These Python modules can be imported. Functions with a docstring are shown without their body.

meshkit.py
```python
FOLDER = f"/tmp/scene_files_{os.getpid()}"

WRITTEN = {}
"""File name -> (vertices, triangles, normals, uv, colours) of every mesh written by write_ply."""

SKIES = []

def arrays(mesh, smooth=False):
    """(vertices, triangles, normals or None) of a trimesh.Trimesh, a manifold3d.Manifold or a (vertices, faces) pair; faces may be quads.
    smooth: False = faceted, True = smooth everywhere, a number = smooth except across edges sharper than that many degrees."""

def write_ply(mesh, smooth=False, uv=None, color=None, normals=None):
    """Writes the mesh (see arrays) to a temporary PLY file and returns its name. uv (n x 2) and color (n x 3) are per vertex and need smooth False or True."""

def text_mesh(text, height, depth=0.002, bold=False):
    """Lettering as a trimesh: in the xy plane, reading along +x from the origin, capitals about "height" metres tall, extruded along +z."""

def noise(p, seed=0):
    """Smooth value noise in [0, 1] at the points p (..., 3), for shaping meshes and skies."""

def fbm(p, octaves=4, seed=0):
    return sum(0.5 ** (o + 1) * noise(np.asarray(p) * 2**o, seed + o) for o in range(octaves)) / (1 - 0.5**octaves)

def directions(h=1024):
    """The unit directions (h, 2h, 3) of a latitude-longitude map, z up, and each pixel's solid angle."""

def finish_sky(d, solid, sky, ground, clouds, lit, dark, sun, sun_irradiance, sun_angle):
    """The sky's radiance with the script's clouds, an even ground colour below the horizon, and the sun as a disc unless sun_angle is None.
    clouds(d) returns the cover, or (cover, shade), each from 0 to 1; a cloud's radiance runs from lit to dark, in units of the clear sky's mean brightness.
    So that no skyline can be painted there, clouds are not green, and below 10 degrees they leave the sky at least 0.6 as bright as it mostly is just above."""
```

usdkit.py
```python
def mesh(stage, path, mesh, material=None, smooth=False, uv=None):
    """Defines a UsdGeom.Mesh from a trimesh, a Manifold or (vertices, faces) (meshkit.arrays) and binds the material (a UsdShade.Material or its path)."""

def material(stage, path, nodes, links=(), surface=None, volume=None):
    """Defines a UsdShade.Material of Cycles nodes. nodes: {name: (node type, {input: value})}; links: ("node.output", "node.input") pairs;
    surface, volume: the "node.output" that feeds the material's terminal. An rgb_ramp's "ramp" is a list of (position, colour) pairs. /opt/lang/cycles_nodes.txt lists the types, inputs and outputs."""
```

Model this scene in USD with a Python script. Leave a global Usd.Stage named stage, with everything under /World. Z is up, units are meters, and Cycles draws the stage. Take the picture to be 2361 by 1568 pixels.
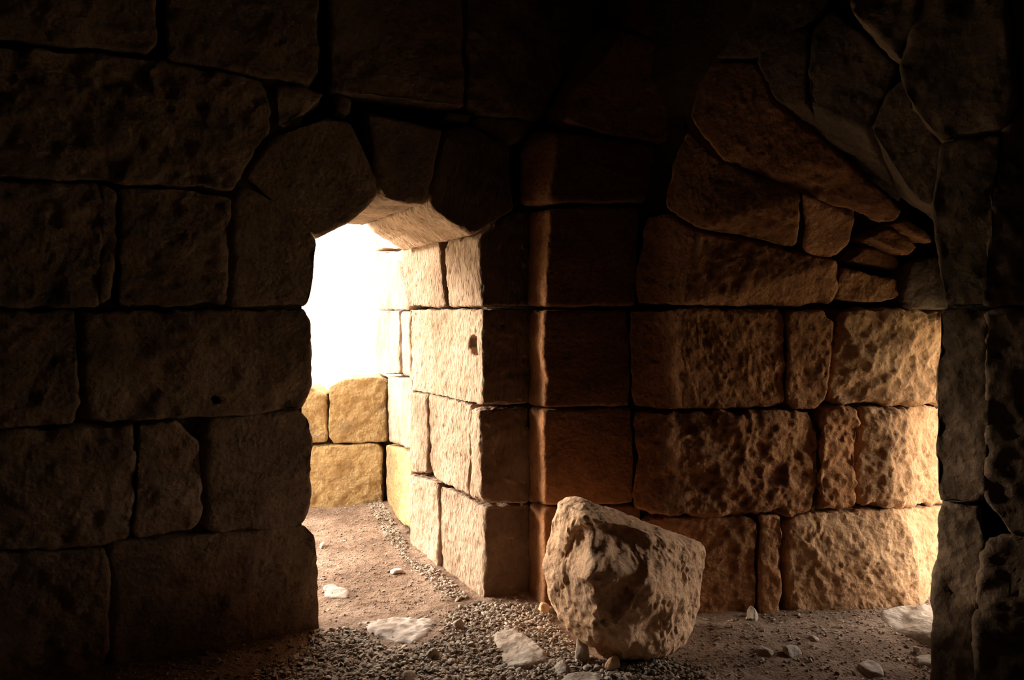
import math
import numpy as np
import manifold3d as m3
import scipy.sparse as sp
from scipy.spatial import Delaunay
from shapely.geometry import Polygon, Point
from shapely import contains_xy
from pxr import Usd, UsdGeom, UsdLux, UsdShade, Gf, Sdf, Vt
import usdkit
import meshkit

stage = Usd.Stage.CreateInMemory()
UsdGeom.SetStageUpAxis(stage, "Z")
UsdGeom.SetStageMetersPerUnit(stage, 1.0)
UsdGeom.Xform.Define(stage, "/World")
UsdGeom.Scope.Define(stage, "/World/Looks")

# ---------------------------------------------------------------- camera, sky, exposure
F, CX, HY, EYE = 1700.0, 1180.5, 710.0, 1.5            # focal length in pixels, vanishing column, horizon row, eye height
EXPOSURE = 3.38
cam = UsdGeom.Camera.Define(stage, "/World/camera")
cam.CreateHorizontalApertureAttr(36.0)
cam.CreateVerticalApertureAttr(36.0 * 1568 / 2361)
cam.CreateFocalLengthAttr(36.0 * F / 2361)
cam.CreateVerticalApertureOffsetAttr(-(784 - HY) / 2361 * 36.0)
cam.CreateClippingRangeAttr(Gf.Vec2f(0.05, 5000))
cam.CreateExposureAttr(EXPOSURE)
cam.AddTranslateOp().Set(Gf.Vec3d(0, 0, EYE))
cam.AddRotateXOp().Set(90.0)

dome = UsdLux.DomeLight.Define(stage, "/World/sky")
dome.CreateIntensityAttr(0.42)
dome.CreateColorAttr(Gf.Vec3f(1.0, 0.96, 0.90))
sun = UsdLux.DistantLight.Define(stage, "/World/sun")          # a low hazy sun, ahead and to the left outside: it rakes the doorway's right jamb
sun.CreateIntensityAttr(0.23)
sun.CreateNormalizeAttr(True)
sun.CreateAngleAttr(15.0)
sun.CreateColorAttr(Gf.Vec3f(1.0, 0.86, 0.70))
SUN_AZIMUTH, SUN_HEIGHT = 76.0, 12.0                           # degrees left of straight ahead, degrees above the horizon
sun.AddRotateZOp().Set(SUN_AZIMUTH)
sun.AddRotateXOp().Set(-(90.0 - SUN_HEIGHT))


# ---------------------------------------------------------------- materials
def stone_mat(name, light, mid, dark, bump=0.7, streak=(1, 1, 1), fine=42.0, dist=0.012, vary=0.12, shade_tint=None):
    light, mid, dark = (np.array(c, float) for c in (light, mid, dark))
    extra, out, more = [], "hsv.color", {}
    if shade_tint is not None:                               # shade put into the colour of faces turned to the chamber
        more = {"so": ("attribute", {"attribute": "shade_tint"}), "sx": ("mix", {"mix_type": "multiply", "color2": shade_tint})}
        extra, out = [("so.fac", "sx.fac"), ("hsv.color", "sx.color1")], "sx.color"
    return usdkit.material(stage, "/World/Looks/" + name, {
        "geo": ("geometry", {}),
        "obj": ("object_info", {}),
        "map": ("mapping", {"scale": streak}),
        "n1": ("noise_texture", {"scale": 3.1, "detail": 7, "roughness": 0.6}),
        "r1": ("rgb_ramp", {"ramp": [(0.3, tuple(dark)), (0.48, tuple(mid)), (0.7, tuple(light))]}),
        "n2": ("noise_texture", {"scale": 26, "detail": 5, "roughness": 0.65}),
        "r2": ("rgb_ramp", {"ramp": [(0.3, (0.72, 0.68, 0.64)), (0.5, (1, 1, 1)), (0.75, (1.16, 1.12, 1.08))]}),
        "mul": ("mix", {"mix_type": "multiply", "fac": 1.0}),
        "var": ("math", {"math_type": "multiply_add", "value2": 2 * vary, "value3": 1 - vary}),
        "hsv": ("hsv", {}),
        "b1": ("noise_texture", {"scale": fine, "detail": 8, "roughness": 0.62}),
        "b2": ("voronoi_texture", {"scale": fine * 1.1}),
        "bm": ("math", {"math_type": "multiply_add", "value2": 0.35}),
        "bp": ("bump", {"strength": bump, "distance": dist}),
        "p": ("principled_bsdf", {"roughness": 0.95, "specular_ior_level": 0.12}), **more,
    }, [("geo.position", "map.vector"), ("geo.position", "n1.vector"), ("geo.position", "n2.vector"), ("n1.fac", "r1.fac"), ("n2.fac", "r2.fac"),
        ("r1.color", "mul.color1"), ("r2.color", "mul.color2"), ("obj.random", "var.value1"), ("var.value", "hsv.value"), ("mul.color", "hsv.color"), *extra,
        ("map.vector", "b1.vector"), ("map.vector", "b2.vector"), ("b2.distance", "bm.value1"), ("b1.fac", "bm.value3"), ("bm.value", "bp.height"),
        ("bp.normal", "p.normal"), (out, "p.base_color")], surface="p.BSDF")


M = {
    "brown": stone_mat("brown_limestone", (0.34, 0.23, 0.15), (0.245, 0.16, 0.10), (0.15, 0.105, 0.07), bump=1.0, dist=0.016),
    "pink": stone_mat("pink_limestone", (0.44, 0.31, 0.22), (0.35, 0.235, 0.158), (0.23, 0.148, 0.095), bump=1.0, streak=(1.3, 1.3, 0.5), fine=46, dist=0.018, shade_tint=(0.40, 0.36, 0.33)),
    "ochre": stone_mat("ochre_limestone", (0.52, 0.37, 0.18), (0.42, 0.28, 0.125), (0.31, 0.225, 0.13), bump=1.0, dist=0.016),
    "gold": stone_mat("golden_limestone", (0.50, 0.30, 0.16), (0.40, 0.22, 0.11), (0.30, 0.16, 0.08), bump=1.0, dist=0.015),
    "shade_tint": stone_mat("shaded_limestone", (0.13, 0.085, 0.055), (0.085, 0.056, 0.036), (0.05, 0.035, 0.024), bump=0.8),  # painted shade: darker limestone for the unlit arch stones and lintel
    "russet": stone_mat("russet_limestone", (0.40, 0.20, 0.092), (0.31, 0.141, 0.060), (0.20, 0.096, 0.043), bump=1.0, dist=0.015, shade_tint=(0.52, 0.50, 0.48)),
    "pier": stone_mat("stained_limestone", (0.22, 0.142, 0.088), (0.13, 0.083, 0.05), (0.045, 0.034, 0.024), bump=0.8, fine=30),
    "boulder": stone_mat("boulder_limestone", (0.63, 0.405, 0.25), (0.54, 0.325, 0.19), (0.38, 0.245, 0.155), bump=1.0),
    "pebble": stone_mat("pebble_stone", (0.43, 0.345, 0.27), (0.29, 0.225, 0.17), (0.19, 0.145, 0.11), bump=0.4, fine=80, dist=0.004, vary=0.35),
    "pale": stone_mat("pale_flagstone", (0.50, 0.42, 0.35), (0.40, 0.32, 0.26), (0.26, 0.20, 0.155), bump=0.7, fine=30),
    "slab": stone_mat("dusty_flagstone", (0.44, 0.36, 0.29), (0.36, 0.28, 0.21), (0.26, 0.20, 0.15), bump=0.8, fine=40),
    "mortar": stone_mat("mortar_fill", (0.13, 0.09, 0.06), (0.09, 0.06, 0.04), (0.06, 0.042, 0.03), bump=0.8),
    "dirt": stone_mat("dirt_floor", (0.34, 0.235, 0.165), (0.22, 0.14, 0.092), (0.135, 0.086, 0.056), bump=1.0, fine=70, dist=0.014, vary=0.0),
    "straw": stone_mat("dry_grassland", (0.54, 0.48, 0.35), (0.46, 0.41, 0.28), (0.37, 0.34, 0.23), bump=0.5, fine=3, vary=0.0),
}

# ---------------------------------------------------------------- geometry helpers
UP = np.array([0, 0, 1.0])


class Plane:
    """A vertical plane through (x, y) whose horizontal direction lies at DEG; the camera's side is in front."""

    def __init__(self, x, y, deg):
        self.p = np.array([x, y, 0.0])
        self.d = np.array([math.cos(math.radians(deg)), math.sin(math.radians(deg)), 0])
        self.n = np.array([self.d[1], -self.d[0], 0])     # towards the room
        self.back = -self.n

    def at(self, px, py, off=0.0):
        """The point of the plane (moved OFF into the wall) that the pixel's sight line meets."""
        r = np.array([(px - CX) / F, 1.0, (HY - py) / F])
        q = self.p + self.back * off
        t = (q[:2] @ self.n[:2]) / (r[:2] @ self.n[:2])
        return np.array([0, 0, EYE]) + r * t

    def xy(self, px, off=0.0):
        return self.at(px, HY, off)[:2]


def ray(px, py, y):
    return np.array([(px - CX) / F * y, y, EYE + (HY - py) / F * y])


def shrink(poly, g):
    if g <= 0:
        return poly
    q = Polygon(poly).buffer(-g, join_style="mitre")
    if q.is_empty or q.geom_type != "Polygon":
        return poly
    return list(q.exterior.coords)[:-1]


def hull(pts):
    return m3.Manifold.hull_points(np.asarray(pts, float))


def smooth_noise(v, scale, seed, octaves=3):
    return meshkit.fbm(v * scale + 17.3 * seed, octaves, seed) - 0.5


def normals_of(v, f):
    n = np.zeros_like(v)
    c = np.cross(v[f[:, 1]] - v[f[:, 0]], v[f[:, 2]] - v[f[:, 0]])
    for k in range(3):
        np.add.at(n, f[:, k], c)
    return n / np.maximum(np.linalg.norm(n, axis=1, keepdims=True), 1e-12)


def laplacian(v, f, it, lam=0.6):
    n = len(v)
    e = np.vstack([f[:, [0, 1]], f[:, [1, 2]], f[:, [2, 0]]])
    a = sp.coo_matrix((np.ones(len(e) * 2), (np.r_[e[:, 0], e[:, 1]], np.r_[e[:, 1], e[:, 0]])), shape=(n, n)).tocsr()
    a.data[:] = 1
    a = sp.diags(1 / np.maximum(np.asarray(a.sum(1)).ravel(), 1)) @ a
    for _ in range(it):
        v = v + lam * (a @ v - v)
    return v


def weather(body, res, rough, seed, rounding=None, warp=0.010, sculpt=None, peck=0.0):
    """Turns a sharp solid into a weathered stone: even mesh, worn edges, chipped and pitted faces."""
    m = body.refine_to_length(res).to_mesh()
    v, f = np.array(m.vert_properties[:, :3], float), np.array(m.tri_verts, int)
    it = rounding if rounding is not None else max(1, int(round((0.011 / res) ** 2 * 3)))
    w = laplacian(v, f, it)
    worn = np.linalg.norm(w - v, axis=1)[:, None]
    n = normals_of(w, f)
    for k in range(3):
        w[:, k] += warp * 2 * smooth_noise(v, 5.0, seed * 3 + k, 2)
    w -= n * worn * np.maximum(0, smooth_noise(v, 11.0, seed + 5, 2) * 5)[:, None].clip(0, 1.5)
    r1 = 1 - np.abs(2 * meshkit.fbm(v * [9, 9, 7] + seed * 3.7, 3, seed) - 1) * 2.2
    h = rough * (1.0 * smooth_noise(v, 7.0, seed + 9, 3) + 0.55 * (r1 - 0.5) + 0.45 * smooth_noise(v, 30.0, seed + 13, 2))
    if peck:
        h += peck * 2 * smooth_noise(v * [1, 1, 0.55], 42.0, seed + 21, 2) - peck * 1.6 * np.clip(smooth_noise(v * [1, 1, 0.6], 60.0, seed + 25, 1) - 0.22, 0, 1) * 3
    w += n * h[:, None]
    if sculpt is not None:
        w = sculpt(w, n)
    return w, f


COUNT = {}


def numbered(parent, name):
    k = COUNT.get((parent, name), 0)
    COUNT[(parent, name)] = k + 1
    return f"{parent}/{name}" + (f"_{k:03d}" if k else "")


def put(parent, name, mesh, mat, smooth=True):
    return usdkit.mesh(stage, numbered(parent, name), mesh, M[mat], smooth=smooth)


def tag(prim, label, category, group=None, kind=None):
    p = prim.GetPrim() if hasattr(prim, "GetPrim") else prim
    p.SetCustomDataByKey("label", label)
    p.SetCustomDataByKey("category", category)
    if group:
        p.SetCustomDataByKey("group", group)
    if kind:
        p.SetCustomDataByKey("kind", kind)
    return p


def setting(name, label, category):
    x = UsdGeom.Xform.Define(stage, "/World/" + name)
    tag(x, label, category, kind="structure")
    return "/World/" + name


SEED = [10]


def block(wall, name, plane, front, mat, thick=0.2, gap=0.6, extra=(), res=0.022, rough=0.010, push=None, proud=0.0, cuts=(), shade_tint=False, **kw):
    """A wall stone: its face traced on PLANE, its body reaching THICK into the wall (or along PUSH), EXTRA corners added to the solid."""
    SEED[0] += 1
    fr = [plane.at(x, y, -proud) for x, y in shrink(front, gap)]
    back = plane.back * thick if push is None else np.asarray(push, float)
    pts = fr + [q + back for q in fr] + [np.asarray(e, float) for e in extra]
    body = hull(pts)
    for c_ in cuts:
        body = body - c_
    v, f = weather(body, res, rough, SEED[0], **kw)
    m = put(wall, name, (v, f), mat)
    if shade_tint:  # mask of the painted shade, strongest where a face points into the room
        k = np.clip((normals_of(v, f) @ (plane if shade_tint is True else shade_tint).n - 0.80) / 0.14, 0, 1) * (0.75 + 0.5 * meshkit.fbm(v * 6, 3, 31)).clip(0, 1)
        UsdGeom.PrimvarsAPI(m).CreatePrimvar("shade_tint", Sdf.ValueTypeNames.FloatArray, "vertex").Set(Vt.FloatArray.FromNumpy(k.astype(np.float32)))
    return m


def hole(plane, outline, depth):
    """A socket to cut into a stone's face."""
    fr = [plane.at(x, y) for x, y in outline]
    return hull([q + plane.n * 0.05 for q in fr] + [q + plane.back * depth for q in fr])


def prism(plan, z0, z1):
    return hull([(x, y, z) for x, y in plan for z in (z0, z1)])


def solid(wall, name, body, mat, res=0.15, rough=0.02):
    SEED[0] += 1
    m = body.refine_to_length(res).to_mesh()
    return put(wall, name, (np.array(m.vert_properties[:, :3], float), np.array(m.tri_verts, int)), mat, smooth=False)


# ---------------------------------------------------------------- planes of the masonry
L = Plane(-0.158, 3.806, 24.2)                     # the wall with the doorway
JDIR = np.array([-0.469, 0.883, 0])                # the doorway's axis
J = Plane(-0.158, 3.806, math.degrees(math.atan2(-0.883, 0.469)))   # its right jamb (front side: towards the opening)
J.n = np.array([-0.883, -0.469, 0]); J.back = -J.n
FW = Plane(-0.669, 4.77, math.degrees(math.atan2(-0.94, 0.33)))     # the wall that goes on outside
FW.n = np.array([-0.94, -0.33, 0]); FW.back = -FW.n
B = Plane(-0.965, 5.6, 6.0)                        # the parapet outside
P = Plane(0.163, 3.72, 10.0)                       # the projecting rib
A = Plane(0.61, 3.785, -38.0)                      # the face of the niche's arch
n0 = A.xy(1577)
N = Plane(n0[0], n0[1], 6.0)                       # the niche's side wall
nf = N.xy(2095)
NF = Plane(nf[0], nf[1], 38.0)                     # its outer splay, turned towards the opening
R = Plane(0.61 - 0.616 * 0.2, 3.785 - 0.788 * 0.2, -38.0)           # the pier on the right
rt = R.xy(2288)
T = Plane(rt[0], rt[1], -24.0)                     # the pier's nearer face

# ---------------------------------------------------------------- left wall with the doorway
WL = setting("wall_left", "rough brown stone block wall around the bright arched doorway", "wall")
th = 0.24
left = [
    ([(-90, -90), (355, -90), (362, 95), (338, 122), (-90, 85)], 0.012),
    ([(385, -90), (735, -90), (735, 165), (712, 192), (600, 176), (383, 138)], 0.010),
    ([(764, -90), (1066, -90), (1070, 246), (960, 232), (762, 206)], 0.010),
    ([(1078, -90), (1420, -90), (1330, 80), (1250, 275), (1110, 262), (1080, 240)], 0.014),
    ([(-90, 98), (345, 132), (605, 184), (620, 212), (622, 302), (551, 380), (532, 436), (459, 426), (264, 413), (-90, 400)], 0.016),
    ([(636, 202), (700, 200), (748, 216), (735, 234), (655, 292), (640, 285)], 0.012),
    ([(-90, 412), (224, 420), (240, 470), (226, 705), (-90, 706)], 0.012),
    ([(230, 424), (262, 440), (270, 560), (256, 690), (230, 704)], 0.010),
    ([(274, 430), (440, 434), (533, 455), (530, 620), (520, 704), (274, 704), (280, 560)], 0.012),
    ([(-90, 716), (174, 714), (180, 930), (165, 974), (-90, 988)], 0.013),
    ([(-90, 994), (305, 982), (312, 1100), (298, 1246), (150, 1264), (-90, 1272)], 0.013),
    ([(316, 979), (402, 969), (464, 1018), (468, 1190), (440, 1226), (304, 1246), (318, 1100)], 0.012),
    ([(-90, 1280), (236, 1266), (250, 1292), (252, 1560), (-90, 1680)], 0.014),
]
for poly, ro in left:
    block(WL, "stone", L, poly, "brown", th, rough=ro * 2.0, res=0.016, peck=0.003)
# stones whose end shows as the doorway's left edge reach deeper along the doorway
SPLAY = np.array([-0.93, 0.368, 0])              # unseen left jamb, shaped to widen outwards so sunlight reaches the rib's side
deep = SPLAY * 0.36
block(WL, "stone", L, [(540, 438), (562, 428), (640, 472), (700, 508), (731, 552), (724, 600), (719, 660), (711, 706), (535, 706)], "brown", push=deep, rough=0.012)
block(WL, "stone", L, [(190, 716), (704, 711), (718, 745), (719, 900), (700, 941), (560, 956), (265, 973), (214, 964), (192, 880)], "brown", push=deep, rough=0.022, res=0.018,
      cuts=[hole(L, [(485, 922), (492, 914), (504, 916), (509, 926), (502, 934), (490, 933)], 0.06)])
block(WL, "stone", L, [(475, 966), (690, 946), (716, 968), (724, 1040), (724, 1120), (708, 1202), (690, 1212), (500, 1230), (478, 1215)], "brown", push=deep, rough=0.016)
block(WL, "stone", L, [(262, 1254), (480, 1240), (706, 1210), (729, 1232), (735, 1300), (739, 1500), (739, 1540), (262, 1600)], "brown", push=deep, rough=0.018)
# the arch: three wedge stones that reach through the wall
vous = JDIR * 1.06
block(WL, "arch_stone", L, [(560, 405), (627, 317), (700, 287), (768, 270), (812, 285), (852, 375), (877, 446), (868, 463), (826, 502), (772, 528), (735, 552), (704, 503), (640, 463)], "brown", push=vous, rough=0.012)
block(WL, "arch_stone", L, [(848, 256), (1022, 296), (1002, 385), (986, 470), (940, 468), (895, 461), (883, 450), (861, 372)], "brown", push=vous * 0.99, rough=0.012)
block(WL, "arch_stone", L, [(1030, 302), (1080, 288), (1172, 335), (1186, 484), (1092, 545), (1046, 514), (1000, 488), (990, 471), (1007, 388)], "pink", push=vous, rough=0.010, res=0.012, peck=0.005, shade_tint=True)
for poly in ([(1028, 256), (1092, 262), (1084, 282), (1032, 276)], [(1098, 266), (1245, 282), (1200, 326), (1180, 330), (1095, 286)], [(770, 214), (812, 222), (806, 262), (772, 258)]):
    block(WL, "packing_stone", L, poly, "brown", 0.18, rough=0.010, proud=-0.03)
# right of the doorway: corner stones that show a face on the wall and a face on the jamb
j = J.at
block(WL, "jamb_stone", L, [(1106, 550), (1188, 492), (1224, 484), (1224, 706), (1111, 706), (1102, 600)], "pink", 0.10, shade_tint=True, extra=[j(1030, 556), j(1024, 600), j(1034, 706)], rough=0.012, res=0.010, peck=0.006)
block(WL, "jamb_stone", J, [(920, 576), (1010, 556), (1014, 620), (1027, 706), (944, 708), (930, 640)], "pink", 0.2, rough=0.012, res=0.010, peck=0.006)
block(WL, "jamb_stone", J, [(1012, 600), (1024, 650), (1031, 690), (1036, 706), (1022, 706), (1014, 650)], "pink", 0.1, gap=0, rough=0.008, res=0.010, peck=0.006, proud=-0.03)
block(WL, "jamb_stone", L, [(1112, 714), (1224, 714), (1224, 930), (1112, 936)], "pink", 0.10, shade_tint=True, extra=[j(944, 714), j(943, 896), j(985, 904)], rough=0.012, res=0.010, peck=0.006,
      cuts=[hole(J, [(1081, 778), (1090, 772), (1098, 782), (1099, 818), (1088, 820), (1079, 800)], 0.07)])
block(WL, "jamb_stone", L, [(1106, 944), (1224, 938), (1224, 1158), (1140, 1162), (1106, 1152)], "pink", 0.10, shade_tint=True, extra=[j(1088, 950), j(1084, 1146)], rough=0.016, res=0.010, peck=0.006)
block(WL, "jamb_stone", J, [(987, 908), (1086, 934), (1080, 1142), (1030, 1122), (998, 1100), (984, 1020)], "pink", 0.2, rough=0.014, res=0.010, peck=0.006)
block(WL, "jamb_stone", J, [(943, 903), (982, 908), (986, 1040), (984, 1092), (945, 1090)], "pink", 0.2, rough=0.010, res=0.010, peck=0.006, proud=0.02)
block(WL, "jamb_stone", L, [(1120, 1170), (1224, 1164), (1224, 1410), (1112, 1410)], "pink", 0.10, shade_tint=True, extra=[j(1018, 1122), j(1014, 1330)], rough=0.014, res=0.010, peck=0.006)
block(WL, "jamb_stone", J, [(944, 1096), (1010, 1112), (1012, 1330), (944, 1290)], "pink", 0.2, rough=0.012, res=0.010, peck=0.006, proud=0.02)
# the jamb on the left of the doorway, behind the edge stones
e0 = L.xy(716)
nleft = np.array([-0.883, -0.469])
nleft = np.array([-0.368, -0.93])
for z0, z1 in ((-0.05, 0.42), (0.44, 0.90), (0.92, 1.38), (1.40, 1.95)):
    for s0, s1 in ((0.40, 0.74), (0.76, 1.10)):
        SEED[0] += 1
        c = [e0 + SPLAY[:2] * s + nleft * o for s, o in ((s0, 0), (s1, 0), (s1, 0.25), (s0, 0.25))]
        put(WL, "jamb_stone", weather(prism(c, z0, z1), 0.035, 0.012, SEED[0]), "pink")
# the rubble core behind the faces
l0, lb = L.p[:2], L.back[:2]
Lp = lambda s, o: l0 + L.d[:2] * s + lb * o
solid(WL, "wall_core", prism([Lp(-3.6, 0.16), e0 + nleft * 0.02 + SPLAY[:2] * 0.035, e0 + nleft * 0.10 + SPLAY[:2] * 1.06, Lp(-3.6, 0.90)], -0.1, 3.4), "mortar")
solid(WL, "wall_core", prism([Lp(-1.16, 0.16), Lp(0.4, 0.16), Lp(0.4, 0.98), Lp(-1.16, 0.98)], 2.42, 3.4), "mortar")
solid(WL, "wall_core", prism([Lp(-1.20, 0.2), Lp(-0.98, 0.2), Lp(-1.02, 0.98), Lp(-2.2, 0.98), Lp(-2.2, 0.6)], 1.95, 3.4), "mortar")
solid(WL, "wall_core", prism([Lp(-0.95, 0.16), Lp(0.3, 0.16), Lp(0.2, 0.98), Lp(-1.0, 0.98)], 2.30, 2.6), "mortar")
jp = lambda s, o: np.array([-0.158, 3.806]) + JDIR[:2] * s + np.array([0.883, 0.469]) * o
CORE = [jp(0.28, 0.17), np.array([0.17, 4.0]), np.array([0.62, 4.02]), N.xy(1577, 0.24), N.xy(2100, 0.24), np.array([2.35, 4.2]), np.array([2.35, 5.0]), jp(1.05, 0.17)]
solid(WL, "wall_core", prism([jp(0.28, 0.17), (0.17, 4.0), (0.62, 4.02), (0.62, 5.0), jp(1.05, 0.17)], -0.1, 3.4), "mortar")

# ---------------------------------------------------------------- the rib between doorway and niche
WC = setting("wall_centre", "brown stone rib of squared blocks between the doorway and the niche, curving up into an arch", "wall")
Lr = lambda y, x=1216: L.at(x, y, 0.02)
block(WC, "stone", P, [(1266, 478), (1476, 476), (1469, 560), (1464, 706), (1256, 706)], "russet", 0.22, shade_tint=True, extra=[Lr(488), Lr(704)], rough=0.010)
block(WC, "stone", P, [(1254, 715), (1444, 713), (1454, 760), (1450, 937), (1256, 941)], "russet", 0.22, shade_tint=True, extra=[Lr(716), Lr(932)], rough=0.010)
block(WC, "stone", P, [(1252, 945), (1458, 941), (1464, 1163), (1254, 1166)], "russet", 0.22, shade_tint=True, extra=[Lr(942), Lr(1156)], rough=0.012)
block(WC, "stone", P, [(1254, 1170), (1480, 1170), (1480, 1440), (1254, 1420)], "russet", 0.22, shade_tint=True, extra=[Lr(1166), Lr(1400)], rough=0.012)
block(WC, "rib_stone", P, [(1285, 304), (1400, 320), (1515, 338), (1502, 400), (1488, 468), (1268, 468)], "russet", 0.22, shade_tint=True, extra=[L.at(1200, 345, .02), L.at(1196, 470, .02), L.at(1232, 300, .02)], rough=0.012)
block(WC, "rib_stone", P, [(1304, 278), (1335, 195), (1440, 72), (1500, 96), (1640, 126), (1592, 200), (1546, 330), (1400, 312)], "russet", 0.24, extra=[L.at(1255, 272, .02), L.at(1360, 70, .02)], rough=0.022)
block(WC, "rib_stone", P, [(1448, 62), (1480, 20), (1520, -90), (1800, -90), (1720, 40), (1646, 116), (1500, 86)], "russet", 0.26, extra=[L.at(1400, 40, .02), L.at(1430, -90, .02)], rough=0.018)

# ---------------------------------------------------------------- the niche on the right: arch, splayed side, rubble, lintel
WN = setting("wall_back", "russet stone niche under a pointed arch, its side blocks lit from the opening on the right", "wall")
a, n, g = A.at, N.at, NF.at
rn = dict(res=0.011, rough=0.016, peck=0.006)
block(WN, "stone", A, [(1452, 715), (1574, 713), (1574, 945), (1530, 945), (1456, 937)], "russet", 0.12, shade_tint=True, extra=[n(1798, 715), n(1812, 740), n(1810, 925), n(1798, 941)], **rn)
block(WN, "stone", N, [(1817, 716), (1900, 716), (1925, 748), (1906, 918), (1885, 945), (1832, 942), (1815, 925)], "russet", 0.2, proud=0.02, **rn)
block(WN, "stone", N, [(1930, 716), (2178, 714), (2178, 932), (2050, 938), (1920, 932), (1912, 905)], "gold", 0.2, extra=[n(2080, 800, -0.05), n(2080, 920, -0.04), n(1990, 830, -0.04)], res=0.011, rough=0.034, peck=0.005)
block(WN, "stone", A, [(1458, 946), (1560, 950), (1560, 1184), (1466, 1174)], "russet", 0.12, shade_tint=True, extra=[n(1868, 950), n(1885, 985), n(1888, 1100), n(1870, 1170), n(1840, 1190), n(1700, 960, -0.03), n(1800, 1160, -0.03), n(1620, 1180, -0.02)], res=0.011, rough=0.036, peck=0.006)
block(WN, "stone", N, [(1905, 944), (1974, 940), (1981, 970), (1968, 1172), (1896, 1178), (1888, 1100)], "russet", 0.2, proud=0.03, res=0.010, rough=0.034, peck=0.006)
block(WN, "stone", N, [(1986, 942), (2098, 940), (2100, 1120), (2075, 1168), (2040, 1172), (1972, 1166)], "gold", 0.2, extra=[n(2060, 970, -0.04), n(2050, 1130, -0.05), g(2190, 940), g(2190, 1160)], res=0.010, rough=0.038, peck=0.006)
block(WN, "stone", A, [(1476, 1194), (1560, 1198), (1560, 1440), (1476, 1440)], "russet", 0.12, shade_tint=True, extra=[n(1738, 1190), n(1744, 1204), n(1742, 1395), n(1738, 1425)], **rn)
block(WN, "stone", N, [(1752, 1192), (1798, 1190), (1805, 1215), (1800, 1425), (1750, 1425)], "russet", 0.2, proud=0.015, **rn)
block(WN, "stone", N, [(1815, 1200), (1850, 1184), (2062, 1174), (2100, 1240), (2118, 1330), (2122, 1430), (1815, 1430)], "gold", 0.2, extra=[g(2200, 1166), g(2200, 1430), n(1900, 1300, -0.03), n(2040, 1300, -0.04)], res=0.009, rough=0.020, peck=0.007)
# wedge stones of the arch: faces towards the room darkened in colour as shade, lit undersides that fall towards the opening
vs = dict(res=0.013, rough=0.014, peck=0.005)
block(WN, "arch_stone", A, [(1468, 704), (1464, 660), (1488, 502), (1528, 492), (1604, 534), (1582, 600), (1575, 704)], "russet", 0.12, shade_tint=True, extra=[n(1914, 704), n(1931, 690), ray(1934, 606, 3.58), ray(1900, 598, 3.58)], **vs)
block(WN, "arch_stone", A, [(1530, 478), (1548, 380), (1584, 292), (1660, 374), (1638, 430), (1607, 526)], "russet", 0.16, shade_tint=True, extra=[ray(1846, 448, 3.42), ray(1840, 570, 3.54), ray(1800, 562, 3.54)], **vs)
fb_ = [ray(1850, 448, 3.42), ray(1975, 506, 3.50), ray(1962, 556, 3.54), ray(1926, 588, 3.58), ray(1886, 595, 3.60), ray(1852, 574, 3.55)]
SEED[0] += 1
put(WN, "arch_stone", weather(hull(fb_ + [q + np.array([0.05, 0.16, 0.16]) for q in fb_]), 0.016, 0.014, SEED[0]), "russet")
block(WN, "arch_stone", A, [(1592, 270), (1602, 200), (1648, 142), (1738, 142), (1784, 242), (1692, 345), (1664, 370)], "russet", 0.16, shade_tint=True, extra=[ray(2078, 488, 3.34), ray(2070, 504, 3.38), ray(2036, 516, 3.42), ray(1990, 500, 3.42), ray(1960, 380, 3.32)], **vs)
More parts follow.
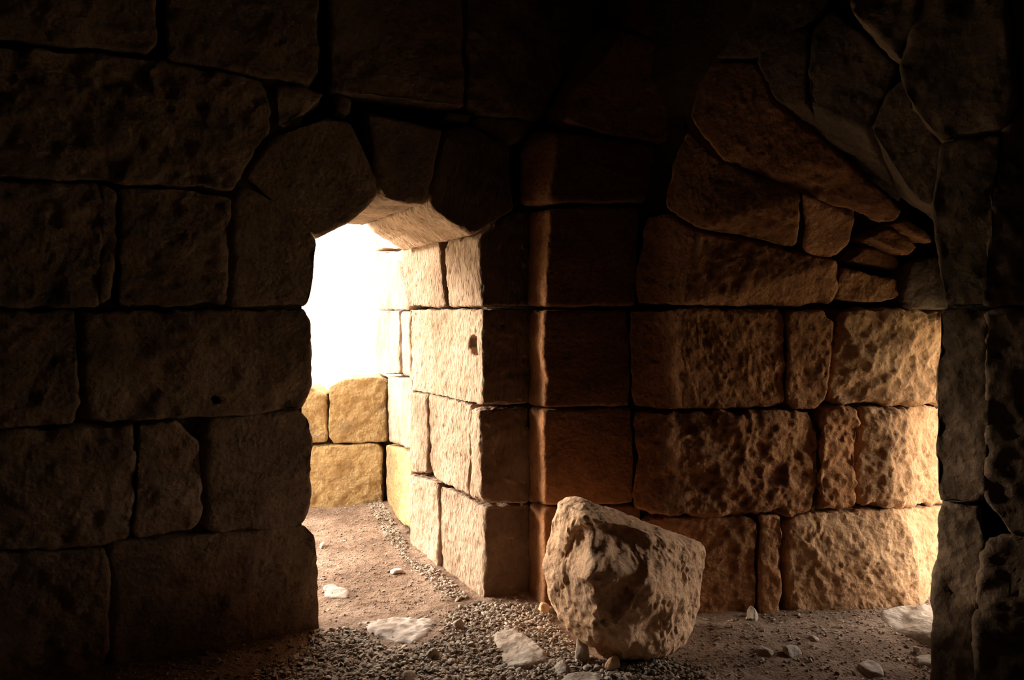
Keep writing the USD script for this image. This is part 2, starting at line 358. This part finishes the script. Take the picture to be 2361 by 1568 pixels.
block(WN, "arch_stone", A, [(1746, 60), (1868, 60), (1854, 180), (1854, 238), (1790, 236), (1746, 142)], "shade_tint", 0.16, extra=[ray(1960, 370, 3.36)], **vs)
block(WN, "arch_stone", A, [(1876, 60), (1920, 20), (2075, 150), (2030, 220), (1994, 300), (1930, 268), (1862, 240), (1860, 180)], "shade_tint", 0.16, extra=[ray(1900, 330, 3.36), ray(1990, 396, 3.38), ray(2076, 470, 3.40)], **vs)
block(WN, "arch_stone", A, [(2006, 296), (2040, 215), (2100, 170), (2200, 330), (2190, 470), (2130, 472), (2096, 432), (2050, 366)], "shade_tint", 0.16, extra=[ray(2076, 455, 3.38), ray(2150, 510, 3.30)], **vs)
block(WN, "arch_stone", A, [(1650, 134), (1720, 45), (1800, -90), (1950, -90), (1900, 20), (1865, 52), (1740, 56), (1738, 136)], "shade_tint", 0.2, **vs)
# rubble packed into the gap beside the arch
rub = dict(gap=0, res=0.014, rough=0.016)
block(WN, "rubble_stone", N, [(1928, 655), (1945, 618), (2068, 642), (2074, 680), (2052, 692), (1990, 696), (1926, 686)], "russet", 0.2, **rub)
block(WN, "rubble_stone", N, [(1955, 602), (1992, 570), (2060, 588), (2074, 612), (2064, 622), (2000, 606)], "russet", 0.2, proud=-0.03, **rub)
block(WN, "rubble_stone", N, [(2008, 545), (2040, 524), (2080, 540), (2118, 572), (2094, 588), (2060, 576)], "russet", 0.2, proud=0.06, **rub)
block(WN, "rubble_stone", N, [(2066, 516), (2090, 504), (2150, 540), (2150, 558), (2100, 540)], "russet", 0.2, proud=0.12, **rub)
block(WN, "lintel", N, [(2080, 650), (2106, 604), (2170, 590), (2230, 590), (2230, 712), (2100, 712), (2084, 700)], "shade_tint", 0.3, proud=0.03, **rub)
# core behind and above the niche
n1, n2, n3 = N.xy(1577, 0.17), N.xy(2095, 0.17), NF.xy(2200, 0.17)
solid(WN, "wall_core", prism([(0.62, 4.0), n1, (n1[0], 5.0), (0.62, 5.0)], -0.1, 3.4), "mortar")
solid(WN, "wall_core", prism([n1, n2, n3, (n3[0], 5.0), (n1[0], 5.0)], -0.1, 3.4), "mortar")
b0, b1 = A.xy(1400, 0.10), A.xy(2260, 0.10)
XO = 2.42                                          # where the opening to daylight stands
solid(WN, "wall_core", hull([(*b0, 2.75), (*b1, 2.60), (XO, 2.5, 2.3), (XO, 4.1, 2.3), (*N.xy(1577, 0.2), 2.4), (*b0, 3.4), (*b1, 3.4), (XO, 2.5, 3.4), (XO, 4.1, 3.4)]), "mortar")
solid(WN, "wall_core", prism([(XO - 0.12, 2.2), (XO + 0.35, 2.2), (XO + 0.35, 4.4), (XO - 0.12, 4.4)], 1.43, 3.4), "mortar")
solid(WN, "wall_core", prism([(XO - 0.12, 4.02), (XO + 0.35, 4.10), (XO + 0.35, 5.0), (XO - 0.12, 5.0)], -0.1, 1.6), "mortar")

# ---------------------------------------------------------------- the pier in the right foreground
WR = setting("wall_right", "dark weathered stone pier of large rough blocks at the right edge, beside the lit niche", "wall")
pr = dict(rough=0.022, res=0.020)
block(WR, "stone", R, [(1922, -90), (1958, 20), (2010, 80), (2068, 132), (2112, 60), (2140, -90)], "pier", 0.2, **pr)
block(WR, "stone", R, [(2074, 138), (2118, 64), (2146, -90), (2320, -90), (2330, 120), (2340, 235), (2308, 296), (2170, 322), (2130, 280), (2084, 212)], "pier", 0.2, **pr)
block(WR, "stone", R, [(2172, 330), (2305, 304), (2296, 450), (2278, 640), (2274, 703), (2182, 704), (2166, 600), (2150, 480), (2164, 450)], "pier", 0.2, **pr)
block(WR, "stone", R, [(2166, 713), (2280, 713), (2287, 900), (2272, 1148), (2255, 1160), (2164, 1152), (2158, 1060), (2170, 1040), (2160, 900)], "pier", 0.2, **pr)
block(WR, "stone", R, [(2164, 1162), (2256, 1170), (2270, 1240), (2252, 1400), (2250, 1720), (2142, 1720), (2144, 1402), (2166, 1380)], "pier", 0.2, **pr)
pt = dict(rough=0.018, res=0.020, peck=0.005)
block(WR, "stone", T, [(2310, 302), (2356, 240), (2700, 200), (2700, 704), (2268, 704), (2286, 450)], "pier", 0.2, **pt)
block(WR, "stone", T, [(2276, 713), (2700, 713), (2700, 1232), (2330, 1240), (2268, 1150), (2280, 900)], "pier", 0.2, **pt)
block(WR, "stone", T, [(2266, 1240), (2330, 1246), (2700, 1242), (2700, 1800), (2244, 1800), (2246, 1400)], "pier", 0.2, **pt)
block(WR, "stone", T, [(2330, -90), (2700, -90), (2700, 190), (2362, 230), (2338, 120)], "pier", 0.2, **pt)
r1, t1 = R.xy(2185, 0.14), T.xy(2690, 0.14)
rj = np.array([XO - 0.1, 3.36])
solid(WR, "wall_core", prism([r1, R.xy(2292, 0.14), t1, (XO, t1[1]), rj], -0.1, 3.4), "mortar")

# ---------------------------------------------------------------- the rest of the chamber (outside the frame) and its roof
for nm, lab, plan in (
    ("wall_rear", "rough stone rear wall of the chamber behind the viewer", [(-3.6, -5.6), (3.0, -5.6), (3.0, -5.2), (-3.6, -5.2)]),
    ("wall_side", "rough stone side wall of the chamber left of the viewer", [(-3.6, -5.6), (-3.1, -5.6), (-3.1, 2.9), (-3.6, 2.9)]),
    ("wall_front", "rough stone wall beside the viewer on the right", [(t1[0] - 0.02, t1[1] + 0.1), (XO + 0.3, t1[1] + 0.2), (XO + 0.3, -5.6), (t1[0] + 0.05, -5.6)]),
):
    w = setting(nm, lab, "wall")
    SEED[0] += 1
    put(w, "wall_core", weather(prism(plan, -0.1, 3.4), 0.12, 0.03, SEED[0], rounding=1), "mortar")
c = setting("ceiling", "dark stone vault over the chamber", "ceiling")
SEED[0] += 1
put(c, "vault_slab", weather(prism([(-3.6, -5.6), (XO + 0.35, -5.6), (XO + 0.35, 5.0), (-0.9, 5.0), (-3.6, 3.4)], 3.3, 3.7), 0.12, 0.03, SEED[0], rounding=1), "mortar")

# ---------------------------------------------------------------- outside: parapet, the wall that goes on, the hillside
WO = setting("wall_outside", "sunlit pale stone wall going on outside the doorway, with loose stones on top", "wall")
ou = dict(res=0.02, rough=0.012)
block(WO, "stone", FW, [(857, 545), (870, 545), (886, 572), (864, 580)], "pink", 0.2, gap=1, **ou)
block(WO, "stone", FW, [(863, 582), (900, 582), (916, 600), (944, 705), (936, 715), (870, 716)], "pink", 0.25, **ou)
block(WO, "stone", FW, [(861, 722), (918, 718), (922, 860), (890, 863), (868, 856)], "pink", 0.25, **ou)
block(WO, "stone", FW, [(921, 716), (948, 714), (948, 868), (926, 870)], "pink", 0.25, gap=2, **ou)
block(WO, "stone", FW, [(893, 868), (948, 872), (948, 1036), (895, 1020)], "pink", 0.25, **ou)
block(WO, "stone", FW, [(888, 1025), (948, 1042), (948, 1220), (892, 1190)], "ochre", 0.25, **ou)
f0, f1 = FW.p[:2], FW.d[:2] * -1
fb = FW.back[:2]
solid(WO, "wall_core", prism([f0 + fb * 0.2, f0 + f1 * 1.3 + fb * 0.2, f0 + f1 * 1.3 + fb * 0.7, f0 + fb * 0.7], -0.1, 1.85), "mortar")
WP = setting("wall_parapet", "low ochre stone parapet of two courses seen through the doorway", "wall")
oc = dict(res=0.016, rough=0.022)
block(WP, "stone", B, [(757, 892), (786, 874), (868, 868), (893, 880), (893, 1020), (770, 1022), (757, 1002)], "ochre", 0.3, **oc)
block(WP, "stone", B, [(640, 912), (718, 890), (752, 912), (753, 1018), (640, 1022)], "ochre", 0.3, **oc)
block(WP, "stone", B, [(630, 1030), (870, 1024), (883, 1036), (883, 1200), (630, 1210)], "ochre", 0.3, **oc)
block(WP, "stone", B, [(430, 905), (632, 900), (632, 1020), (430, 1024)], "ochre", 0.3, res=0.03, rough=0.02)
block(WP, "stone", B, [(430, 1030), (622, 1028), (622, 1215), (430, 1220)], "ochre", 0.3, res=0.03, rough=0.02)

solid(WP, "wall_core", prism([B.xy(430, 0.12), B.xy(935, 0.12), B.xy(935, 0.34), B.xy(430, 0.34)], -0.2, 0.84), "mortar")


def grid(x0, x1, y0, y1, nx, ny, z):
    X, Y = np.meshgrid(np.linspace(x0, x1, nx), np.linspace(y0, y1, ny))
    v = np.stack([X, Y, z(X, Y)], -1).reshape(-1, 3)
    i = np.arange(nx * ny).reshape(ny, nx)
    q = np.stack([i[:-1, :-1], i[:-1, 1:], i[1:, 1:], i[1:, :-1]], -1).reshape(-1, 4)
    return v, q


def hill_z(X, Y):
    r = np.hypot(X, Y)
    s = np.clip((r - 8) / 60, 0, 1)
    k = meshkit.fbm(np.stack([X / 40, Y / 40, 0 * X], -1), 4, 3)
    return -0.12 - 2.5 * np.clip((r - 6) / 6, 0, 1) + 0 * k + s * s * (3 + 14 * (k - 0.35)) * np.clip(r / 120, 0.2, 1.5)


h = put("/World", "hillside", grid(-260, 260, -260, 260, 120, 120, hill_z), "straw")
tag(h, "pale sun-bleached hillside far beyond the doorway", "hillside", kind="structure")


# ---------------------------------------------------------------- the floor
def floor_z(X, Y):
    p = np.stack([X, Y, 0 * X], -1)
    z = 0.030 * (meshkit.fbm(p * 1.6, 3, 4) - 0.5) + 0.016 * (meshkit.fbm(p * 9, 3, 6) - 0.5) + 0.010 * (meshkit.fbm(p * 40, 2, 8) - 0.5)
    heap = 0.05 * np.exp(-((X + 0.93) ** 2 + (Y - 5.35) ** 2) / 0.09)
    return z + heap


xs = 1
v1, q1 = grid(-2.4, 2.9, 2.3, 6.2, 330, 250, floor_z)
FL = setting("floor", "brown dirt floor strewn with gravel, lit from the doorway and the niche", "floor")
put(FL, "dirt", (v1, q1), "dirt")
v2, q2 = grid(-3.6, 2.9, -5.6, 2.3, 90, 100, floor_z)
put(FL, "dirt", (v2, q2), "dirt")


def fpx(px, py, z=0.0):
    y = F * (EYE - z) / (py - HY)
    return np.array([(px - CX) / F * y, y, z])


# ---------------------------------------------------------------- the boulder
def Bp(px, py, y):
    return ray(px, py, y)


bp = [Bp(*t) for t in [
    (1284, 1160, 3.26), (1300, 1150, 3.30), (1346, 1146, 3.22), (1624, 1258, 3.34), (1622, 1300, 3.35), (1606, 1420, 3.33), (1582, 1492, 3.28), (1530, 1514, 3.14),
    (1450, 1528, 3.10), (1392, 1522, 3.10), (1342, 1480, 3.14), (1290, 1432, 3.20), (1262, 1380, 3.25), (1255, 1300, 3.28), (1264, 1226, 3.28),
    (1348, 1190, 3.06), (1366, 1300, 2.98), (1380, 1440, 2.99), (1500, 1350, 2.99), (1590, 1300, 3.22), (1560, 1430, 3.17), (1440, 1490, 3.02), (1480, 1230, 3.12),
    (1316, 1160, 3.5), (1330, 1152, 3.5), (1606, 1252, 3.58), (1596, 1400, 3.56), (1310, 1400, 3.5), (1440, 1520, 3.4), (1560, 1470, 3.45)]]


def boulder_sculpt(v, nrm):
    px, py = CX + F * v[:, 0] / v[:, 1], HY - F * (v[:, 2] - EYE) / v[:, 1]
    face = np.clip((-nrm[:, 1] - 0.1) / 0.4, 0, 1)
    wob = 14 * (meshkit.fbm(v * 9, 2, 77) - 0.5) * 2
    px, py = px + wob, py - wob

    def dent(x, y, rx, ry, ang=0):
        c_, s_ = math.cos(math.radians(ang)), math.sin(math.radians(ang))
        a_, b_ = (px - x) * c_ + (py - y) * s_, -(px - x) * s_ + (py - y) * c_
        return np.exp(-((a_ / rx) ** 2 + (b_ / ry) ** 2) ** 1.5)
    d = 0.075 * dent(1440, 1262, 105, 42, 18) + 0.055 * dent(1435, 1370, 70, 26, -52) + 0.05 * dent(1335, 1262, 22, 46, 12) + 0.04 * dent(1505, 1450, 40, 26, -20)
    d += 0.05 * dent(1398, 1500, 14, 34, 0) * 1.2 + 0.03 * dent(1560, 1330, 22, 34, 10) - 0.035 * dent(1465, 1365, 74, 9, -58) - 0.03 * dent(1372, 1300, 60, 12, -48)
    d += 0.03 * dent(1420, 1518, 12, 24)
    rid = 1 - np.abs(2 * meshkit.fbm(v * [8, 8, 6], 4, 21) - 1) * 2.0
    d -= 0.022 * (rid - 0.5)
    out = v.copy()
    out[:, 1] += d * face
    return out


SEED[0] += 1
bo = put("/World", "boulder", weather(hull(bp), 0.0075, 0.020, 5, rounding=5, warp=0.010, peck=0.006, sculpt=boulder_sculpt), "boulder")
tag(bo, "large tilted block of broken stone with a hollowed face, on the gravel", "boulder")


# ---------------------------------------------------------------- rocks and flat stones one can point to
def rock_mesh(w, d, hgt, seed, res=0.012, rough=0.008, flat=False):
    rs = np.random.default_rng(seed)
    k = 16
    th_ = rs.uniform(0, 2 * math.pi, k)
    zz = rs.uniform(-0.4, 1, k)
    rr = np.sqrt(np.clip(1 - (zz * (0.6 if flat else 0.9)) ** 2, 0.05, 1)) * rs.uniform(0.75, 1.0, k)
    pts = np.stack([rr * np.cos(th_) * w / 2, rr * np.sin(th_) * d / 2, zz * hgt], 1)
    return weather(hull(pts), res, rough, seed, rounding=3, warp=0.004)


def rock(name, px, py, wpx, hpx, dm, mat, label, cat, seed, turn=0.0):
    """A rock whose foot stands at the pixel's floor point; WPX, HPX its seen size, DM its depth in metres."""
    q = fpx(px, py)
    s = q[1] / F
    v, f = rock_mesh(wpx * s, dm, hpx * s, seed, res=max(0.006, wpx * s / 22))
    x = UsdGeom.Mesh(put("/World", name, (v, f), mat))
    x.AddTranslateOp().Set(Gf.Vec3d(q[0], q[1], float(floor_z(q[0], q[1]))))
    x.AddRotateZOp().Set(turn)
    tag(x, label, cat)


rock("rock", 1340, 1518, 44, 52, 0.09, "slab", "grey pointed rock leaning at the left foot of the large boulder", "rock", 101)
rock("rock", 1412, 1540, 46, 32, 0.08, "boulder", "tan angular rock right in front of the boulder's lowest point", "rock", 102)
rock("rock", 1296, 1550, 52, 26, 0.10, "slab", "grey rock at the bottom edge below the boulder's left side", "rock", 103)
rock("rock", 1735, 1424, 34, 34, 0.075, "slab", "pale upright rock leaning at the foot of the niche wall below the narrow stone", "rock", 134)
rock("rock", 2114, 1502, 26, 20, 0.05, "pale", "small white rock in front of the lit threshold slab", "rock", 105)
rock("rock", 1056, 1452, 34, 26, 0.06, "slab", "dark grey cube-like rock at the right end of the pale rock patch", "rock", 106)
rock("rock", 996, 1516, 42, 24, 0.07, "pebble", "smooth rounded grey rock in the gravel below the pale rock patch", "rock", 107)
rock("rock", 1255, 1412, 34, 26, 0.07, "boulder", "brown rock wedged between the rib's foot and the boulder", "rock", 108)
rock("rock", 944, 1566, 50, 22, 0.09, "slab", "dark rock at the bottom edge under the pale rock patch", "rock", 109)
rock("rock", 915, 1322, 36, 10, 0.10, "pale", "flat white stone lying in the middle of the doorway path", "rock", 110)
rock("rock", 746, 1262, 26, 10, 0.10, "slab", "flat pale stone on the path close by the doorway's left edge", "rock", 111)
rock("rock", 1762, 1506, 52, 16, 0.10, "slab", "flat pale stone half sunk in the dirt, left of a pair right of the boulder", "rock", 112)
rock("rock", 1822, 1506, 58, 20, 0.09, "pale", "flat pale stone half sunk in the dirt, right of a pair right of the boulder", "rock", 113)
rock("rock", 1880, 1474, 34, 10, 0.07, "slab", "thin flat stone edge poking out of the dirt before the niche's big block", "rock", 114)
rock("rock", 1868, 1524, 18, 14, 0.03, "pale", "small grey pebble-like rock standing below the pair of sunken flat stones", "rock", 115)
rock("rock", 1938, 1446, 16, 10, 0.03, "slab", "small dark rock before the right half of the niche's lowest block", "rock", 116)


def flat_stone(name, poly, top, mat, label, cat, seed, rough=0.02, res=0.012):
    fl = [fpx(x, y)[:2] for x, y in poly]
    cen = np.mean(fl, 0)
    pts = [(*(q - cen), -0.05) for q in fl] + [(*((q - cen) * 0.88), t) for q, t in zip(fl, top if np.ndim(top) else [top] * len(fl))]
    v, f = weather(hull(pts), res, rough, seed, rounding=5)
    x = UsdGeom.Mesh(put("/World", name, (v, f), mat))
    x.AddTranslateOp().Set(Gf.Vec3d(cen[0], cen[1], 0))
    tag(x, label, cat)


flat_stone("bedrock", [(818, 1432), (930, 1418), (1010, 1432), (1000, 1466), (955, 1488), (900, 1486), (850, 1456)], [0.0, 0.012, 0.012, 0.008, 0.0, 0.004, 0.006], "pale", "whitish worn rock patch rising through the floor just inside the doorway", "rock", 201, rough=0.03)
flat_stone("flagstone", [(1128, 1462), (1190, 1450), (1240, 1490), (1272, 1532), (1215, 1550), (1160, 1545), (1150, 1500)], 0.022, "slab", "dusty brown flat slab sunk in the gravel left of the boulder", "slab", 202, rough=0.022)
flat_stone("flagstone", [(1285, 1560), (1330, 1552), (1390, 1556), (1400, 1600), (1300, 1610)], 0.018, "slab", "flat slab cut by the bottom edge below the boulder", "slab", 203)
flat_stone("threshold", [(2010, 1408), (2060, 1402), (2240, 1396), (2240, 1520), (2150, 1492), (2040, 1448)], [0.0, 0.02, 0.03, 0.04, 0.03, 0.005], "slab", "pale lit threshold slab at the foot of the niche beside the right pier", "slab", 204, rough=0.02)
flat_stone("flagstone", [(1968, 1532), (2000, 1520), (2040, 1540), (2040, 1562), (1990, 1556)], 0.012, "pale", "small pale flat stone in the dirt near the bottom right, before the pier", "slab", 205, rough=0.014)
flat_stone("flagstone", [(2105, 1514), (2170, 1510), (2170, 1540), (2110, 1536)], 0.012, "slab", "flat stone in the dirt right at the foot of the right pier", "slab", 206, rough=0.012)
flat_stone("flagstone", [(740, 1350), (770, 1345), (810, 1362), (800, 1382), (745, 1380)], 0.010, "pale", "flat pale stone on the path beside the left wall's lowest block", "slab", 207, rough=0.012)

# ---------------------------------------------------------------- gravel
rs = np.random.default_rng(7)
dense = Polygon([fpx(*q)[:2] for q in [(735, 1400), (760, 1440), (815, 1448), (850, 1468), (900, 1492), (960, 1492), (1015, 1470), (1030, 1430), (1062, 1400), (1060, 1345), (1112, 1392), (1215, 1396), (1262, 1400), (1330, 1440), (1480, 1520), (1600, 1530), (1680, 1600), (1700, 1680), (500, 1680), (560, 1560), (700, 1500)]])
heap = Polygon([fpx(*q)[:2] for q in [(945, 1290), (930, 1220), (905, 1165), (880, 1150), (850, 1180), (880, 1230), (930, 1290), (1010, 1360), (1075, 1395), (1112, 1400), (1020, 1318)]])
near_boulder = Polygon([p_[:2] for p_ in (fpx(1270, 1430), fpx(1340, 1500), fpx(1400, 1528), fpx(1560, 1515), fpx(1600, 1450), fpx(1560, 1425), fpx(1300, 1405))])
room = Polygon([L.xy(-60), L.xy(1215, -0.02), P.xy(1254), P.xy(1455), A.xy(1577), N.xy(2095), NF.xy(2170), R.xy(2165), R.xy(2285), (1.2, 2.3), (-1.8, 2.3)]).buffer(-0.03)
path = Polygon([L.xy(745), L.xy(1100), J.xy(945), B.xy(885, -0.02), B.xy(640, -0.02)]).buffer(-0.03)
slabs = [Polygon([fpx(x, y)[:2] for x, y in q]).buffer(-0.02) for q in ([(1285, 1560), (1330, 1552), (1390, 1556), (1400, 1600), (1300, 1610)], [(1968, 1532), (2000, 1520), (2040, 1540), (2040, 1562), (1990, 1556)], [(1128, 1462), (1190, 1450), (1240, 1490), (1272, 1532), (1215, 1550), (1160, 1545), (1150, 1500)], [(2010, 1408), (2060, 1402), (2240, 1396), (2240, 1520), (2150, 1492), (2040, 1448)])]
pts = []


def scatter(poly, count, lo, hi, lean=1.0):
    x0, y0, x1, y1 = poly.bounds
    got = 0
    while got < count:
        x, y = rs.uniform(x0, x1, 4000), rs.uniform(y0, y1, 4000)
        ok = contains_xy(poly, x, y) & (contains_xy(room, x, y) | contains_xy(path, x, y)) & ~contains_xy(near_boulder, x, y)
        for s_ in slabs:
            ok &= ~(contains_xy(s_, x, y) & (rs.uniform(0, 1, 4000) < 0.93))
        x, y = x[ok][:count - got], y[ok][:count - got]
        if len(x) == 0:
            break
        s_ = lo + (hi - lo) * rs.beta(1.2, 3.2, len(x))
        pts.extend(zip(x, y, s_))
        got += len(x)


scatter(dense, 9000, 0.011, 0.056)
scatter(heap, 1400, 0.010, 0.046)
scatter(room, 7000, 0.004, 0.036)
scatter(path, 1800, 0.005, 0.030)
pts = np.array(pts)
pts = pts[np.argsort(-pts[:, 2] / pts[:, 1])]
px_ = CX + F * pts[:, 0] / pts[:, 1]
py_ = HY + F * EYE / pts[:, 1]
inview = (px_ > 5) & (px_ < 2140) & (py_ < 1560)
big = np.flatnonzero(inview)[:290]
rest = np.setdiff1d(np.arange(len(pts)), big)

protos = []
lib = "/World/Looks/pebble_shapes"
for k in range(6):
    r_ = np.random.default_rng(300 + k)
    q = r_.normal(size=(13, 3))
    q /= np.linalg.norm(q, axis=1, keepdims=True)
    q *= [0.5, 0.5 * r_.uniform(0.6, 0.95), 0.5 * r_.uniform(0.35, 0.7)]
    v, f = weather(hull(q), 0.28, 0.05, 400 + k, rounding=1, warp=0.02)
    protos.append((v, f))


def rotation(rng, n_):
    yaw = rng.uniform(0, 360, n_)
    return yaw, rng.normal(0, 14, n_), rng.normal(0, 14, n_)


zf = floor_z(pts[:, 0], pts[:, 1])
firsts = {}
yaw, tx, ty = rotation(rs, len(pts))


def zone(i):
    """(label, group) of a loose pebble, by where it lies."""
    if pts[i, 1] > 3.75 or py_[i] < 1400 and px_[i] < 1110:
        return "small loose pebble on the sunlit dirt path through the doorway", "pebbles on the doorway path"
    if px_[i] > 1560:
        return "small loose pebble on the brown dirt between boulder and right pier", "pebbles on the dirt right of the boulder"
    if px_[i] > 1060:
        return "small angular gravel pebble on the floor around the boulder's left foot", "gravel pebbles beside the boulder"
    return "small angular gravel pebble on the floor before the doorway and the left wall", "gravel pebbles before the doorway"


for i in big:
    k = int(i % 6)
    path_ = numbered("/World", "pebble")
    if k not in firsts:
        x = UsdGeom.Xform.Define(stage, path_)
        usdkit.mesh(stage, path_ + "/stone", protos[k], M["pebble"], smooth=40)
        firsts[k] = path_
    else:
        x = UsdGeom.Xform.Define(stage, path_)
        x.GetPrim().GetReferences().AddInternalReference(firsts[k])
        x.GetPrim().SetInstanceable(True)
    x.ClearXformOpOrder() if x.GetOrderedXformOps() else None
    X = UsdGeom.Xformable(x)
    X.AddTransformOp().Set(Gf.Matrix4d().SetScale(float(pts[i, 2])) * Gf.Matrix4d().SetRotate(Gf.Rotation(Gf.Vec3d(1, 0, 0), float(tx[i]))) * Gf.Matrix4d().SetRotate(Gf.Rotation(Gf.Vec3d(0, 0, 1), float(yaw[i]))) * Gf.Matrix4d().SetTranslate(Gf.Vec3d(float(pts[i, 0]), float(pts[i, 1]), float(zf[i] + 0.12 * pts[i, 2]))))
    tag(x, zone(i)[0], "pebble", group=zone(i)[1])

gi = UsdGeom.PointInstancer.Define(stage, "/World/gravel")
tag(gi, "bed of small grey-brown gravel covering the dirt floor", "gravel", kind="stuff")
pp = []
for k in range(6):
    path_ = f"/World/gravel/pebble_shape" + (f"_{k:03d}" if k else "")
    usdkit.mesh(stage, path_, protos[k], M["pebble"], smooth=40)
    pp.append(path_)
gi.CreatePrototypesRel().SetTargets([Sdf.Path(q) for q in pp])
gi.CreateProtoIndicesAttr(Vt.IntArray([int(i % 6) for i in rest]))
gi.CreatePositionsAttr(Vt.Vec3fArray([Gf.Vec3f(float(pts[i, 0]), float(pts[i, 1]), float(zf[i] + 0.14 * pts[i, 2])) for i in rest]))
gi.CreateScalesAttr(Vt.Vec3fArray([Gf.Vec3f(float(pts[i, 2])) for i in rest]))


def quat(i):
    r_ = Gf.Rotation(Gf.Vec3d(1, 0, 0), float(tx[i])) * Gf.Rotation(Gf.Vec3d(0, 1, 0), float(ty[i])) * Gf.Rotation(Gf.Vec3d(0, 0, 1), float(yaw[i]))
    qq = r_.GetQuat()
    return Gf.Quath(float(qq.GetReal()), *[float(t) for t in qq.GetImaginary()])


gi.CreateOrientationsAttr(Vt.QuathArray([quat(i) for i in rest]))
